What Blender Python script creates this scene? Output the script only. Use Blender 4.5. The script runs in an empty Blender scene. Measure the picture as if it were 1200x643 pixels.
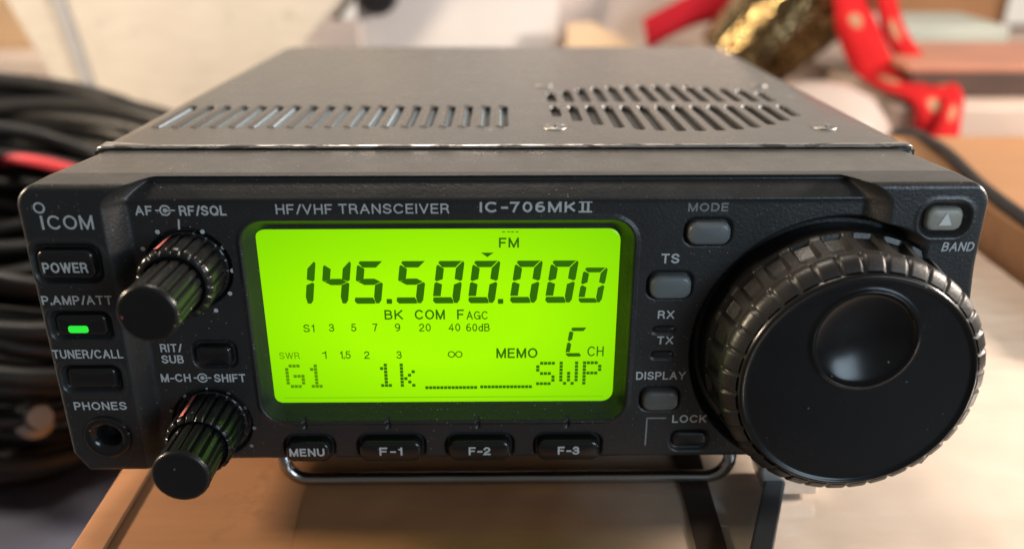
import bpy, math, random
import numpy as np
from mathutils import Matrix, Vector, Euler, noise as mnoise

scene = bpy.context.scene
COL = scene.collection
S = 0.001                       # all shapes below are written in millimetres
random.seed(7)
PI = math.pi

# ------------------------------------------------------------------ pose of the radio on the carton
TILT = -math.atan(8 / 163)      # the wire stand lifts its front a little
M_RADIO = Matrix.Translation((0, 0.002, 0.043)) @ Matrix.Rotation(TILT, 4, 'X')

# ------------------------------------------------------------------ camera
cam_data = bpy.data.cameras.new('camera')
cam = bpy.data.objects.new('camera', cam_data)
COL.objects.link(cam)
cam_data.sensor_width = 36
cam_data.lens = 983.54 / 1200 * 36
cam_data.clip_start = 0.005
cam_data.clip_end = 20
cam_local = (Matrix.Translation((-0.0012132, -0.1391957, 0.0687674)) @
             Euler((math.radians(67.95189), math.radians(-0.05103), math.radians(-0.74664)), 'XYZ').to_matrix().to_4x4())
cam.matrix_world = M_RADIO @ cam_local
cam_data.dof.use_dof = True
cam_data.dof.focus_distance = 0.158
cam_data.dof.aperture_fstop = 9.0
scene.camera = cam

# ------------------------------------------------------------------ world: a dim warm room, brighter behind the radio
world = bpy.data.worlds.new('World')
scene.world = world
world.use_nodes = True
wn, wl = world.node_tree.nodes, world.node_tree.links
wbg = wn['Background']
tc = wn.new('ShaderNodeTexCoord')
sep = wn.new('ShaderNodeSeparateXYZ')
wl.new(tc.outputs['Generated'], sep.inputs[0])
mr = wn.new('ShaderNodeMapRange')
mr.inputs['From Min'].default_value = 0.25
mr.inputs['From Max'].default_value = 0.88
wl.new(sep.outputs['Y'], mr.inputs['Value'])
wr = wn.new('ShaderNodeValToRGB')
wr.color_ramp.elements[0].color = (0.125, 0.118, 0.112, 1)
wr.color_ramp.elements[1].color = (0.88, 0.77, 0.66, 1)
wl.new(mr.outputs[0], wr.inputs[0])
wl.new(wr.outputs[0], wbg.inputs['Color'])
wbg.inputs['Strength'].default_value = 1.0

# ------------------------------------------------------------------ lamps of the room
def area(name, loc, target, size, power, col, size_y=None):
    d = bpy.data.lights.new(name, 'AREA')
    d.shape = 'RECTANGLE'
    d.size = size
    d.size_y = size_y or size
    d.energy = power
    d.color = col
    o = bpy.data.objects.new(name, d)
    o.location = loc
    o.rotation_euler = (Vector(target) - Vector(loc)).to_track_quat('-Z', 'Y').to_euler()
    COL.objects.link(o)
    return o
area('window_light', (0.46, -0.56, 0.21), (0, 0, 0.03), 0.30, 2.6, (0.66, 0.84, 1.0), 0.30)
area('ceiling_lamp', (-0.10, 0.36, 0.95), (0.0, 0.50, 0), 0.30, 7.5, (1.0, 0.87, 0.74))
# two shaded lamps standing low on either side of the radio, a little behind its front
area('left_lamp', (-0.62, 0.06, 0.235), (0, 0.02, 0.0), 0.10, 6.0, (1.0, 0.80, 0.58), 0.06)
area('right_lamp', (0.62, 0.06, 0.245), (0, 0.02, 0.0), 0.12, 8.2, (1.0, 0.87, 0.75), 0.08)

scene.view_settings.view_transform = 'Standard'
scene.view_settings.look = 'None'
scene.view_settings.exposure = 0
scene.view_settings.gamma = 1

# ================================================================== materials
def new_mat(name):
    m = bpy.data.materials.new(name)
    m.use_nodes = True
    nt = m.node_tree
    return m, nt, nt.nodes['Principled BSDF']

def coords(nt, scale=1.0):
    t = nt.nodes.new('ShaderNodeTexCoord')
    return t.outputs['Object']

def noise_node(nt, vec, scale, detail=3, rough=0.5):
    n = nt.nodes.new('ShaderNodeTexNoise')
    n.inputs['Scale'].default_value = scale
    n.inputs['Detail'].default_value = detail
    n.inputs['Roughness'].default_value = rough
    nt.links.new(vec, n.inputs['Vector'])
    return n

def maprange(nt, val, a, b, c, d):
    n = nt.nodes.new('ShaderNodeMapRange')
    for k, v in (('From Min', a), ('From Max', b), ('To Min', c), ('To Max', d)):
        n.inputs[k].default_value = v
    nt.links.new(val, n.inputs['Value'])
    return n.outputs[0]

def mixcol(nt, fac, c1, c2):
    n = nt.nodes.new('ShaderNodeMix')
    n.data_type = 'RGBA'
    for sock, c in ((n.inputs[6], c1), (n.inputs[7], c2)):
        if isinstance(c, tuple):
            sock.default_value = c if len(c) == 4 else (*c, 1)
        else:
            nt.links.new(c, sock)
    if isinstance(fac, float):
        n.inputs[0].default_value = fac
    else:
        nt.links.new(fac, n.inputs[0])
    return n.outputs[2]

def mathn(nt, op, a, b=None):
    n = nt.nodes.new('ShaderNodeMath')
    n.operation = op
    for i, v in enumerate((a, b)):
        if v is None: continue
        if isinstance(v, (int, float)): n.inputs[i].default_value = v
        else: nt.links.new(v, n.inputs[i])
    return n.outputs[0]

def bump(nt, b, height, strength, dist):
    n = nt.nodes.new('ShaderNodeBump')
    n.inputs['Strength'].default_value = strength
    n.inputs['Distance'].default_value = dist
    nt.links.new(height, n.inputs['Height'])
    nt.links.new(n.outputs[0], b.inputs['Normal'])

def plastic(name, col, rough=0.45, grain=0.0, grain_scale=1800, dust=0.0, spec=0.5, var=0.25, dust_scale=420, rvar=0.07):
    """moulded plastic with a fine grain, faint smudges and specks of dust"""
    m, nt, b = new_mat(name)
    v = coords(nt)
    n1 = noise_node(nt, v, 60, 4)
    c = mixcol(nt, n1.outputs[0], tuple(x * (1 - var) for x in col), tuple(x * (1 + var) for x in col))
    if dust:
        vo = nt.nodes.new('ShaderNodeTexVoronoi')
        vo.inputs['Scale'].default_value = dust_scale
        nt.links.new(v, vo.inputs['Vector'])
        near = maprange(nt, vo.outputs['Distance'], 0.05, 0.20, 0.8, 0)
        sp = nt.nodes.new('ShaderNodeSeparateColor')
        nt.links.new(vo.outputs['Color'], sp.inputs[0])
        few = maprange(nt, sp.outputs[0], 1 - dust, 1 - dust * 0.7, 0, 1)
        patch = maprange(nt, noise_node(nt, v, 45, 2).outputs[0], 0.4, 0.7, 0.15, 1)
        f = mathn(nt, 'MULTIPLY', mathn(nt, 'MULTIPLY', near, few), patch)
        c = mixcol(nt, f, c, (0.55, 0.53, 0.48))
    nt.links.new(c, b.inputs['Base Color'])
    n2 = noise_node(nt, v, 130, 5, 0.65)
    nt.links.new(maprange(nt, n2.outputs[0], 0.3, 0.7, rough - rvar, rough + rvar), b.inputs['Roughness'])
    b.inputs['Specular IOR Level'].default_value = spec
    if grain:
        n3 = noise_node(nt, v, grain_scale, 2)
        bump(nt, b, n3.outputs[0], grain, 0.0002)
    return m

def plain(name, col, rough=0.5, metal=0.0, var=0.15, scale=80, emit=None, spec=0.5):
    m, nt, b = new_mat(name)
    v = coords(nt)
    n1 = noise_node(nt, v, scale, 3)
    c = mixcol(nt, n1.outputs[0], tuple(x * (1 - var) for x in col), tuple(min(1, x * (1 + var)) for x in col))
    nt.links.new(c, b.inputs['Base Color'])
    b.inputs['Roughness'].default_value = rough
    b.inputs['Metallic'].default_value = metal
    b.inputs['Specular IOR Level'].default_value = spec
    if emit:
        b.inputs['Emission Color'].default_value = (*emit, 1)
        b.inputs['Emission Strength'].default_value = 1
    return m

M = {}
M['panel'] = plastic('panel_plastic', (0.021, 0.0215, 0.0215), 0.38, 0.32, 1900, dust=0.22, dust_scale=1500)
M['lid'] = plastic('lid_paint', (0.050, 0.046, 0.041), 0.28, 0.02, 1500, dust=0.04, var=0.10, dust_scale=300, spec=0.65, rvar=0.02)
M['smooth_panel'] = plastic('smooth_panel_plastic', (0.045, 0.042, 0.038), 0.29, 0.03, 2200, dust=0.12, dust_scale=700, spec=0.65, var=0.08)
M['chassis'] = plastic('chassis_paint', (0.025, 0.024, 0.023), 0.45)
M['button'] = plastic('button_black', (0.010, 0.010, 0.010), 0.20, 0.03, dust=0.06, dust_scale=700)
M['grey_button'] = plastic('button_grey', (0.13, 0.145, 0.145), 0.36, 0.05, dust=0.05)
M['dim_button'] = plastic('button_dark_grey', (0.10, 0.10, 0.092), 0.4, 0.05)
M['pale_button'] = plastic('button_pale', (0.33, 0.31, 0.25), 0.38, 0.05, dust=0.05)
M['knob'] = plastic('knob_rubber', (0.010, 0.010, 0.010), 0.28, 0.06, 900, dust=0.12, dust_scale=800, spec=0.4)
M['grip'] = plastic('grip_rubber', (0.014, 0.0128, 0.0118), 0.42, 0.25, 1400, dust=0.05, dust_scale=600)
M['dial_face'] = plastic('dial_gloss', (0.008, 0.0078, 0.0076), 0.24, 0.0, dust=0.03, dust_scale=900, rvar=0.05, spec=0.36)
M['ink'] = plain('legend_ink', (0.52, 0.54, 0.53), 0.5, var=0.12, scale=900)
M['ink_worn_shaded'] = plain('legend_ink_worn_shaded', (0.22, 0.23, 0.22), 0.5, var=0.5, scale=900)  # rubbed MODE ink; also darkens the low marks to stand for weaker light
M['pink'] = plain('pointer_pink', (0.95, 0.26, 0.24), 0.5)
M['hole'] = plain('socket_dark', (0.004, 0.004, 0.004), 0.5)
M['led_green'] = plain('lamp_green', (0.02, 0.3, 0.02), 0.3, emit=(0.02, 0.75, 0.04))
M['led_off'] = plastic('lamp_unlit', (0.010, 0.010, 0.010), 0.35)
M['screw'] = plain('screw_chrome', (0.26, 0.25, 0.24), 0.45, 1.0)
M['fin'] = plain('bare_aluminium', (0.44, 0.56, 0.64), 0.45, 0.15)
M['chrome'] = plain('chrome_wire', (0.36, 0.355, 0.35), 0.2, 1.0)
M['satin'] = plain('satin_metal', (0.70, 0.67, 0.63), 0.34, 0.85, var=0.3, scale=150)
M['seg'] = plain('liquid_crystal', (0.01, 0.03, 0.002), 0.35, emit=(0.026, 0.13, 0.0), spec=0.2)
M['seg_faint'] = plain('liquid_crystal_faint', (0.01, 0.03, 0.002), 0.35, emit=(0.085, 0.26, 0.0), spec=0.2)

def lcd_mat():
    m, nt, b = new_mat('backlit_screen')
    v = coords(nt)
    n = noise_node(nt, v, 14, 2)
    fine = noise_node(nt, v, 1500, 1)
    f = mathn(nt, 'ADD', mathn(nt, 'MULTIPLY', n.outputs[0], 0.8), mathn(nt, 'MULTIPLY', fine.outputs[0], 0.2))
    c = mixcol(nt, f, (0.26, 0.70, 0.0, 1), (0.36, 0.84, 0.0, 1))
    # the backlight is weaker towards the rim of the glass
    mp = nt.nodes.new('ShaderNodeMapping')
    mp.inputs['Location'].default_value = (0.0134 / 0.0355, 0, -0.0006 / 0.019)
    mp.inputs['Scale'].default_value = (1 / 0.0355, 0, 1 / 0.019)
    nt.links.new(v, mp.inputs[0])
    ln = nt.nodes.new('ShaderNodeVectorMath'); ln.operation = 'LENGTH'
    nt.links.new(mp.outputs[0], ln.inputs[0])
    c = mixcol(nt, maprange(nt, ln.outputs['Value'], 0.5, 1.45, 0, 1), c, (0.17, 0.54, 0.0, 1))
    b.inputs['Base Color'].default_value = (0.01, 0.02, 0.0, 1)
    b.inputs['Roughness'].default_value = 0.25
    b.inputs['Specular IOR Level'].default_value = 0.25
    nt.links.new(c, b.inputs['Emission Color'])
    b.inputs['Emission Strength'].default_value = 1.25
    return m
M['lcd'] = lcd_mat()
M['lcd_edge'] = plain('screen_light_guide', (0.02, 0.05, 0.0), 0.15, emit=(0.20, 0.56, 0.0))

def worn_edge():
    m, nt, b = new_mat('worn_metal_edge')
    v = coords(nt)
    mp = nt.nodes.new('ShaderNodeMapping')
    mp.inputs['Scale'].default_value = (1, 5, 5)
    nt.links.new(v, mp.inputs[0])
    n = noise_node(nt, mp.outputs[0], 140, 5, 0.7)
    f = maprange(nt, n.outputs[0], 0.44, 0.54, 0, 1)
    nt.links.new(mixcol(nt, f, (0.05, 0.048, 0.045), (0.5, 0.48, 0.46)), b.inputs['Base Color'])
    nt.links.new(f, b.inputs['Metallic'])
    b.inputs['Roughness'].default_value = 0.30
    return m
M['edge'] = worn_edge()

def cardboard(name, col, rough=0.75, gloss=0.0, rot=0.0):
    m, nt, b = new_mat(name)
    v = coords(nt)
    mp = nt.nodes.new('ShaderNodeMapping')
    mp.inputs['Scale'].default_value = (1, 9, 9)
    mp.inputs['Rotation'].default_value = (0, 0, rot)
    nt.links.new(v, mp.inputs[0])
    n1 = noise_node(nt, mp.outputs[0], 30, 6, 0.6)
    n2 = noise_node(nt, v, 12, 3)
    f = mathn(nt, 'ADD', mathn(nt, 'MULTIPLY', n1.outputs[0], 0.5), mathn(nt, 'MULTIPLY', n2.outputs[0], 0.5))
    c = mixcol(nt, f, tuple(x * 0.66 for x in col), tuple(min(1, x * 1.30) for x in col))
    n5 = noise_node(nt, v, 55, 6, 0.7)
    c = mixcol(nt, maprange(nt, n5.outputs[0], 0.60, 0.72, 0, 0.45), c, tuple(x * 0.45 for x in col))
    nt.links.new(c, b.inputs['Base Color'])
    b.inputs['Roughness'].default_value = rough
    b.inputs['Coat Weight'].default_value = gloss
    b.inputs['Coat Roughness'].default_value = 0.18
    bump(nt, b, n1.outputs[0], 0.15, 0.0006)
    return m
M['card'] = cardboard('cardboard', (0.44, 0.20, 0.085))
M['card2'] = cardboard('cardboard_dark', (0.34, 0.17, 0.075))
M['beige'] = cardboard('beige_card', (0.66, 0.60, 0.52))

def tape_mat():
    """wrinkled clear packing tape, brown at the left and pale at the right"""
    m, nt, b = new_mat('packing_tape')
    v = coords(nt)
    mp = nt.nodes.new('ShaderNodeMapping')
    mp.inputs['Scale'].default_value = (1, 3.2, 1)
    mp.inputs['Rotation'].default_value = (0, 0, 0.25)
    nt.links.new(v, mp.inputs[0])
    n1 = noise_node(nt, mp.outputs[0], 26, 5, 0.55)
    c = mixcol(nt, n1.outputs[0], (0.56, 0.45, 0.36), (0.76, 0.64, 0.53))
    # the colour blends from brown at the left to pale towards the right
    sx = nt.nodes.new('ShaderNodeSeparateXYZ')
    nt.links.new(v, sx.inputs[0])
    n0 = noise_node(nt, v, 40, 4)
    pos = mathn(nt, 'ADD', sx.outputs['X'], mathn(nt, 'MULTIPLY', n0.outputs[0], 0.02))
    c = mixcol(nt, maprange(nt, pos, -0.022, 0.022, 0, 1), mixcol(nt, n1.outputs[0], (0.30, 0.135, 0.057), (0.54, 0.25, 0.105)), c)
    nt.links.new(c, b.inputs['Base Color'])
    b.inputs['Roughness'].default_value = 0.5
    b.inputs['Coat Weight'].default_value = 1.0
    b.inputs['Coat Roughness'].default_value = 0.12
    w = noise_node(nt, mp.outputs[0], 55, 4, 0.5)
    n = nt.nodes.new('ShaderNodeBump')
    n.inputs['Strength'].default_value = 0.5
    n.inputs['Distance'].default_value = 0.002
    nt.links.new(w.outputs[0], n.inputs['Height'])
    nt.links.new(n.outputs[0], b.inputs['Coat Normal'])
    return m
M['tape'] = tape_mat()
M['cable'] = plastic('cable_sheath', (0.008, 0.008, 0.0085), 0.48, 0.0, spec=0.4)
M['red_cable'] = plain('red_cable_sheath', (0.62, 0.05, 0.07), 0.4)
M['white'] = plain('white_card', (0.72, 0.69, 0.68), 0.6, scale=15)
M['pink_card'] = plain('pinkish_card', (0.50, 0.39, 0.33), 0.7, scale=15)
M['paper'] = plain('paper', (0.72, 0.62, 0.57), 0.7, scale=12)
M['tanpaper'] = plain('tan_paper', (0.70, 0.50, 0.32), 0.7, scale=12)
M['black'] = plain('black_plastic', (0.02, 0.02, 0.022), 0.4)
M['wood'] = plain('dark_wood', (0.055, 0.026, 0.016), 0.5, var=0.5, scale=20)
M['redwood'] = plain('reddish_wood', (0.36, 0.15, 0.09), 0.5, var=0.3, scale=20)
M['greygreen'] = plain('grey_green_card', (0.36, 0.38, 0.33), 0.6, scale=15)
M['ceramic'] = plain('white_ceramic', (0.40, 0.335, 0.305), 0.35, scale=15)
M['dark_strip'] = cardboard('dark_brown_strip', (0.035, 0.022, 0.016), 0.5, 0.0)
M['grey_strip'] = plain('grey_tape', (0.42, 0.42, 0.43), 0.5)
M['table'] = plain('table_surface', (0.05, 0.045, 0.05), 0.55, var=0.5, scale=12)
M['rod'] = plastic('dark_bar', (0.020, 0.022, 0.025), 0.35)
M['navy'] = plain('navy_cloth', (0.055, 0.065, 0.11), 0.8, var=0.4, scale=60)
M['yellow'] = plain('yellow_plastic', (0.62, 0.32, 0.03), 0.4)

def gold_mat():
    m, nt, b = new_mat('hammered_gold')
    v = coords(nt)
    vo = nt.nodes.new('ShaderNodeTexVoronoi')
    vo.inputs['Scale'].default_value = 300
    nt.links.new(v, vo.inputs['Vector'])
    nt.links.new(mixcol(nt, maprange(nt, vo.outputs['Distance'], 0, 0.7, 0, 1), (0.70, 0.52, 0.24), (0.12, 0.09, 0.05)), b.inputs['Base Color'])
    b.inputs['Metallic'].default_value = 1
    b.inputs['Roughness'].default_value = 0.18
    bump(nt, b, vo.outputs['Distance'], 0.40, 0.002)
    return m
M['gold'] = gold_mat()

def ribbon_mat():
    m, nt, b = new_mat('spotted_ribbon')
    t = nt.nodes.new('ShaderNodeTexCoord')
    vo = nt.nodes.new('ShaderNodeTexVoronoi')
    vo.inputs['Scale'].default_value = 1.0
    vo.inputs['Randomness'].default_value = 0.0
    mp = nt.nodes.new('ShaderNodeMapping')
    mp.inputs['Scale'].default_value = (1.0, 5.0, 1)
    nt.links.new(t.outputs['UV'], mp.inputs[0])
    nt.links.new(mp.outputs[0], vo.inputs['Vector'])
    f = maprange(nt, vo.outputs['Distance'], 0.12, 0.20, 1, 0)
    nt.links.new(mixcol(nt, f, (0.42, 0.010, 0.012), (0.30, 0.19, 0.11)), b.inputs['Base Color'])
    b.inputs['Roughness'].default_value = 0.85
    b.inputs['Specular IOR Level'].default_value = 0.15
    return m
M['ribbon'] = ribbon_mat()
M['red_ribbon'] = plain('red_satin', (0.42, 0.012, 0.025), 0.85, spec=0.15)

# ================================================================== geometry helpers
class Geo:
    """collects vertices (mm) and faces with a material slot each"""
    def __init__(self):
        self.v, self.f, self.m, self.mats = [], [], [], []
    def slot(self, mat):
        if mat not in self.mats: self.mats.append(mat)
        return self.mats.index(mat)
    def add(self, verts, faces, mat):
        k, s = len(self.v), self.slot(mat)
        self.v += [tuple(p) for p in verts]
        self.f += [tuple(i + k for i in f) for f in faces]
        self.m += [s] * len(faces)
    def build(self, name, parent=None, smooth=True, angle=35, origin=None, bevel=None):
        me = bpy.data.meshes.new(name)
        o0 = origin or (0, 0, 0)
        me.from_pydata([((x - o0[0]) * S, (y - o0[1]) * S, (z - o0[2]) * S) for x, y, z in self.v], [], self.f)
        for m in self.mats: me.materials.append(M[m])
        me.polygons.foreach_set('material_index', self.m)
        if smooth:
            me.polygons.foreach_set('use_smooth', [True] * len(me.polygons))
            me.set_sharp_from_angle(angle=math.radians(angle))
        me.update()
        o = bpy.data.objects.new(name, me)
        o.location = [c * S for c in o0]
        COL.objects.link(o)
        if parent: o.parent = parent
        if bevel:
            b = o.modifiers.new('bevel', 'BEVEL')
            b.width = bevel * S; b.segments = 3; b.limit_method = 'ANGLE'; b.angle_limit = math.radians(40)
        return o

def tag(o, label=None, cat=None, group=None, kind=None):
    if label: o['label'] = label
    if cat: o['category'] = cat
    if group: o['group'] = group
    if kind: o['kind'] = kind
    return o

def empty(name, loc=(0, 0, 0)):
    o = bpy.data.objects.new(name, None)
    o.empty_display_size = 0.01
    o.location = [c * S for c in loc]
    COL.objects.link(o)
    return o

def rr_outline(cx, cz, w, h, r, n=6):
    """rounded rectangle, counter-clockwise seen from the front (from -y)"""
    r = max(0.01, min(r, w / 2 - 0.01, h / 2 - 0.01))
    pts = []
    for (sx, sz, a0) in ((1, -1, -PI / 2), (1, 1, 0), (-1, 1, PI / 2), (-1, -1, PI)):
        ox, oz = cx + sx * (w / 2 - r), cz + sz * (h / 2 - r)
        for i in range(n + 1):
            a = a0 + PI / 2 * i / n
            pts.append((ox + r * math.cos(a), oz + r * math.sin(a)))
    return pts

def rr_stack(g, cx, cz, w, h, r, profile, mat, cap=True, n=6, dome=0.0):
    """rounded-rectangle solid; profile = (inset, y) rings from the back to the front"""
    verts, faces = [], []
    L = 4 * (n + 1)
    for ins, y in profile:
        for (x, z) in rr_outline(cx, cz, w - 2 * ins, h - 2 * ins, r - ins * 0.7, n):
            verts.append((x, y, z))
    for k in range(len(profile) - 1):
        for i in range(L):
            j = (i + 1) % L
            faces.append((k * L + i, k * L + j, (k + 1) * L + j, (k + 1) * L + i))
    if cap:
        k = len(profile) - 1
        verts.append((cx, profile[-1][1] - dome, cz))
        for i in range(L):
            faces.append((k * L + i, k * L + (i + 1) % L, len(verts) - 1))
    g.add(verts, faces, mat)

def lathe(g, cx, cz, prof, mat, n=64, mod=None, cap=True):
    """revolve (radius, y) about the y axis through (cx, cz); mod(theta, i, r) changes the radius"""
    verts, faces = [], []
    for i, (r, y) in enumerate(prof):
        for k in range(n):
            t = 2 * PI * k / n
            rr = mod(t, i, r) if mod else r
            verts.append((cx + rr * math.cos(t), y, cz + rr * math.sin(t)))
    for i in range(len(prof) - 1):
        for k in range(n):
            j = (k + 1) % n
            faces.append((i * n + k, i * n + j, (i + 1) * n + j, (i + 1) * n + k))
    if cap:
        verts.append((cx, prof[-1][1], cz))
        for k in range(n):
            faces.append(((len(prof) - 1) * n + k, (len(prof) - 1) * n + (k + 1) % n, len(verts) - 1))
    g.add(verts, faces, mat)

def boxg(g, x0, x1, y0, y1, z0, z1, mat):
    v = [(x, y, z) for x in (x0, x1) for y in (y0, y1) for z in (z0, z1)]
    f = [(0, 1, 3, 2), (4, 6, 7, 5), (0, 4, 5, 1), (2, 3, 7, 6), (0, 2, 6, 4), (1, 5, 7, 3)]
    g.add(v, f, mat)

def tube(g, pts, r, mat, n=10, closed=False):
    pts = [Vector(p) for p in pts]
    N = len(pts)
    verts, faces = [], []
    up = Vector((0, 0, 1))
    prev = None
    for i, p in enumerate(pts):
        a = pts[(i - 1) % N] if (closed or i > 0) else p
        b = pts[(i + 1) % N] if (closed or i < N - 1) else p
        t = (b - a).normalized()
        if prev is None:
            u = t.orthogonal().normalized()
        else:
            u = (prev - t * prev.dot(t)).normalized()
        prev = u
        w = t.cross(u)
        for k in range(n):
            q = 2 * PI * k / n
            verts.append(p + u * (r * math.cos(q)) + w * (r * math.sin(q)))
    for i in range(N if closed else N - 1):
        j = (i + 1) % N
        for k in range(n):
            l = (k + 1) % n
            faces.append((i * n + k, i * n + l, j * n + l, j * n + k))
    if not closed:
        faces.append(tuple(range(n))[::-1])
        faces.append(tuple((N - 1) * n + k for k in range(n)))
    g.add(verts, faces, mat)

def smooth_path(ctrl, per=10):
    P = [Vector(c) for c in ctrl]
    P = [P[0] * 2 - P[1]] + P + [P[-1] * 2 - P[-2]]
    out = []
    for i in range(1, len(P) - 2):
        a, b, c, d = P[i - 1], P[i], P[i + 1], P[i + 2]
        for k in range(per):
            t = k / per
            out.append(0.5 * ((2 * b) + (c - a) * t + (2 * a - 5 * b + 4 * c - d) * t * t + (3 * b - a - 3 * c + d) * t ** 3))
    out.append(P[-2])
    return out

# ---- a plain sans-serif drawn as strokes: every letter is a list of centre lines in a box one unit high
def _arc(cx, cz, rx, rz, a0, a1, n=10):
    return [(cx + rx * math.cos(math.radians(a0 + (a1 - a0) * i / n)), cz + rz * math.sin(math.radians(a0 + (a1 - a0) * i / n))) for i in range(n + 1)]
def _bowl(x, z0, z1, r):                       # a D-shaped bowl that closes on the stem
    zc, h = (z0 + z1) / 2, (z1 - z0) / 2
    return [(0, z1), (x - r, z1)] + _arc(x - r, zc, r, h, 90, -90)[1:-1] + [(x - r, z0), (0, z0)]
_O = _arc(.42, .5, .42, .5, 90, 450, 28)
_S = [p for p in _arc(.33, .745, .31, .255, 15, 200, 10)] + [(.33 - .14, .545), (.33 + .14, .46)] + _arc(.33, .26, .34, .26, 20, -165, 10)
GLYPH = {
 'A': (.78, [[(0, 0), (.39, 1)], [(.39, 1), (.78, 0)], [(.15, .34), (.63, .34)]]),
 'B': (.64, [[(0, 0), (0, 1)], _bowl(.58, .53, 1, .235), _bowl(.64, 0, .53, .265)]),
 'C': (.80, [_arc(.42, .5, .42, .5, 42, 318, 22)]),
 'D': (.72, [[(0, 0), (0, 1)], _bowl(.72, 0, 1, .42)]),
 'E': (.58, [[(.58, 0), (0, 0), (0, 1), (.58, 1)], [(0, .52), (.52, .52)]]),
 'F': (.55, [[(0, 0), (0, 1), (.55, 1)], [(0, .5), (.47, .5)]]),
 'G': (.82, [_arc(.42, .5, .42, .5, 45, 350, 24), [(.83, 0), (.83, .46), (.46, .46)]]),
 'H': (.68, [[(0, 0), (0, 1)], [(.68, 0), (.68, 1)], [(0, .52), (.68, .52)]]),
 'I': (.0, [[(0, 0), (0, 1)]]),
 'K': (.68, [[(0, 0), (0, 1)], [(.66, 1), (.02, .36)], [(.22, .56), (.68, 0)]]),
 'L': (.52, [[(0, 1), (0, 0), (.52, 0)]]),
 'M': (.84, [[(0, 0), (0, 1)], [(.84, 0), (.84, 1)], [(.02, 1), (.42, 0)], [(.82, 1), (.42, 0)]]),
 'N': (.70, [[(0, 0), (0, 1)], [(.70, 0), (.70, 1)], [(.02, 1), (.68, 0)]]),
 'O': (.84, [_O]),
 'P': (.62, [[(0, 0), (0, 1)], _bowl(.62, .44, 1, .28)]),
 'Q': (.84, [_O, [(.52, .24), (.84, -.03)]]),
 'R': (.66, [[(0, 0), (0, 1)], _bowl(.62, .48, 1, .26), [(.38, .48), (.58, .36), (.62, .1), (.68, 0)]]),
 'S': (.66, [_S]),
 'T': (.66, [[(0, 1), (.66, 1)], [(.33, 0), (.33, 1)]]),
 'U': (.68, [[(0, 1), (0, .33)] + _arc(.34, .33, .34, .33, 180, 360, 14)[1:-1] + [(.68, .33), (.68, 1)]]),
 'V': (.74, [[(0, 1), (.37, 0)], [(.37, 0), (.74, 1)]]),
 'W': (1.08, [[(0, 1), (.27, 0)], [(.27, 0), (.54, 1)], [(.54, 1), (.81, 0)], [(.81, 0), (1.08, 1)]]),
 'X': (.72, [[(0, 0), (.70, 1)], [(0.02, 1), (.72, 0)]]),
 'Y': (.74, [[(0, 1), (.37, .42), (.74, 1)], [(.37, .42), (.37, 0)]]),
 '0': (.56, [_arc(.28, .5, .28, .5, 90, 450, 24)]),
 '1': (.26, [[(.26, 0), (.26, 1)], [(.26, .96), (.2, .84), (0, .76)]]),
 '2': (.56, [_arc(.28, .72, .27, .28, 170, -20, 12) + [(.44, .48), (.10, .22), (0, 0), (.57, 0)]]),
 '3': (.56, [_arc(.27, .755, .25, .245, 165, -90, 12), _arc(.27, .26, .29, .26, 90, -165, 12), [(.20, .51), (.28, .51)]]),
 '4': (.60, [[(.44, 0), (.44, 1), (0, .28), (.60, .28)]]),
 '5': (.56, [[(.52, 1), (.12, 1), (.05, .50)] + _arc(.28, .32, .29, .32, 135, -160, 14)]),
 '6': (.56, [_arc(.28, .29, .28, .29, 180, 540, 20), _arc(.36, .5, .36, .5, 68, 200, 12)]),
 '7': (.56, [[(0, 1), (.56, 1), (.36, .55), (.20, 0)]]),
 '9': (.56, [_arc(.28, .70, .28, .30, 0, 360, 20), _arc(.20, .5, .36, .5, 20, -112, 12)]),
 '/': (.34, [[(0, -.02), (.34, 1.02)]]),
 '-': (.36, [[(0, .42), (.36, .42)]]),
 '.': (.0, [[(0, -.07), (0, .09)]]),
 'd': (.52, [[(.52, 0), (.52, 1)], _arc(.26, .33, .26, .33, 0, 360, 20)]),
}
def _strip(pts, hw):
    """a band of constant width along a line, mitred at its corners"""
    n = len(pts)
    closed = abs(pts[0][0] - pts[-1][0]) < 1e-6 and abs(pts[0][1] - pts[-1][1]) < 1e-6
    vs = []
    for i, p in enumerate(pts):
        a = pts[i - 1] if i > 0 else (pts[-2] if closed else None)
        b = pts[i + 1] if i < n - 1 else (pts[1] if closed else None)
        d1 = Vector((p[0] - a[0], p[1] - a[1])).normalized() if a else None
        d2 = Vector((b[0] - p[0], b[1] - p[1])).normalized() if b else None
        d1, d2 = d1 or d2, d2 or d1
        t = (d1 + d2).normalized()
        nn = Vector((-t.y, t.x))
        k = hw / max(0.5, nn.dot(Vector((-d1.y, d1.x))))
        vs += [(p[0] + nn.x * k, p[1] + nn.y * k), (p[0] - nn.x * k, p[1] - nn.y * k)]
    return vs, [(2 * i, 2 * i + 1, 2 * i + 3, 2 * i + 2) for i in range(n - 1)]
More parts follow.
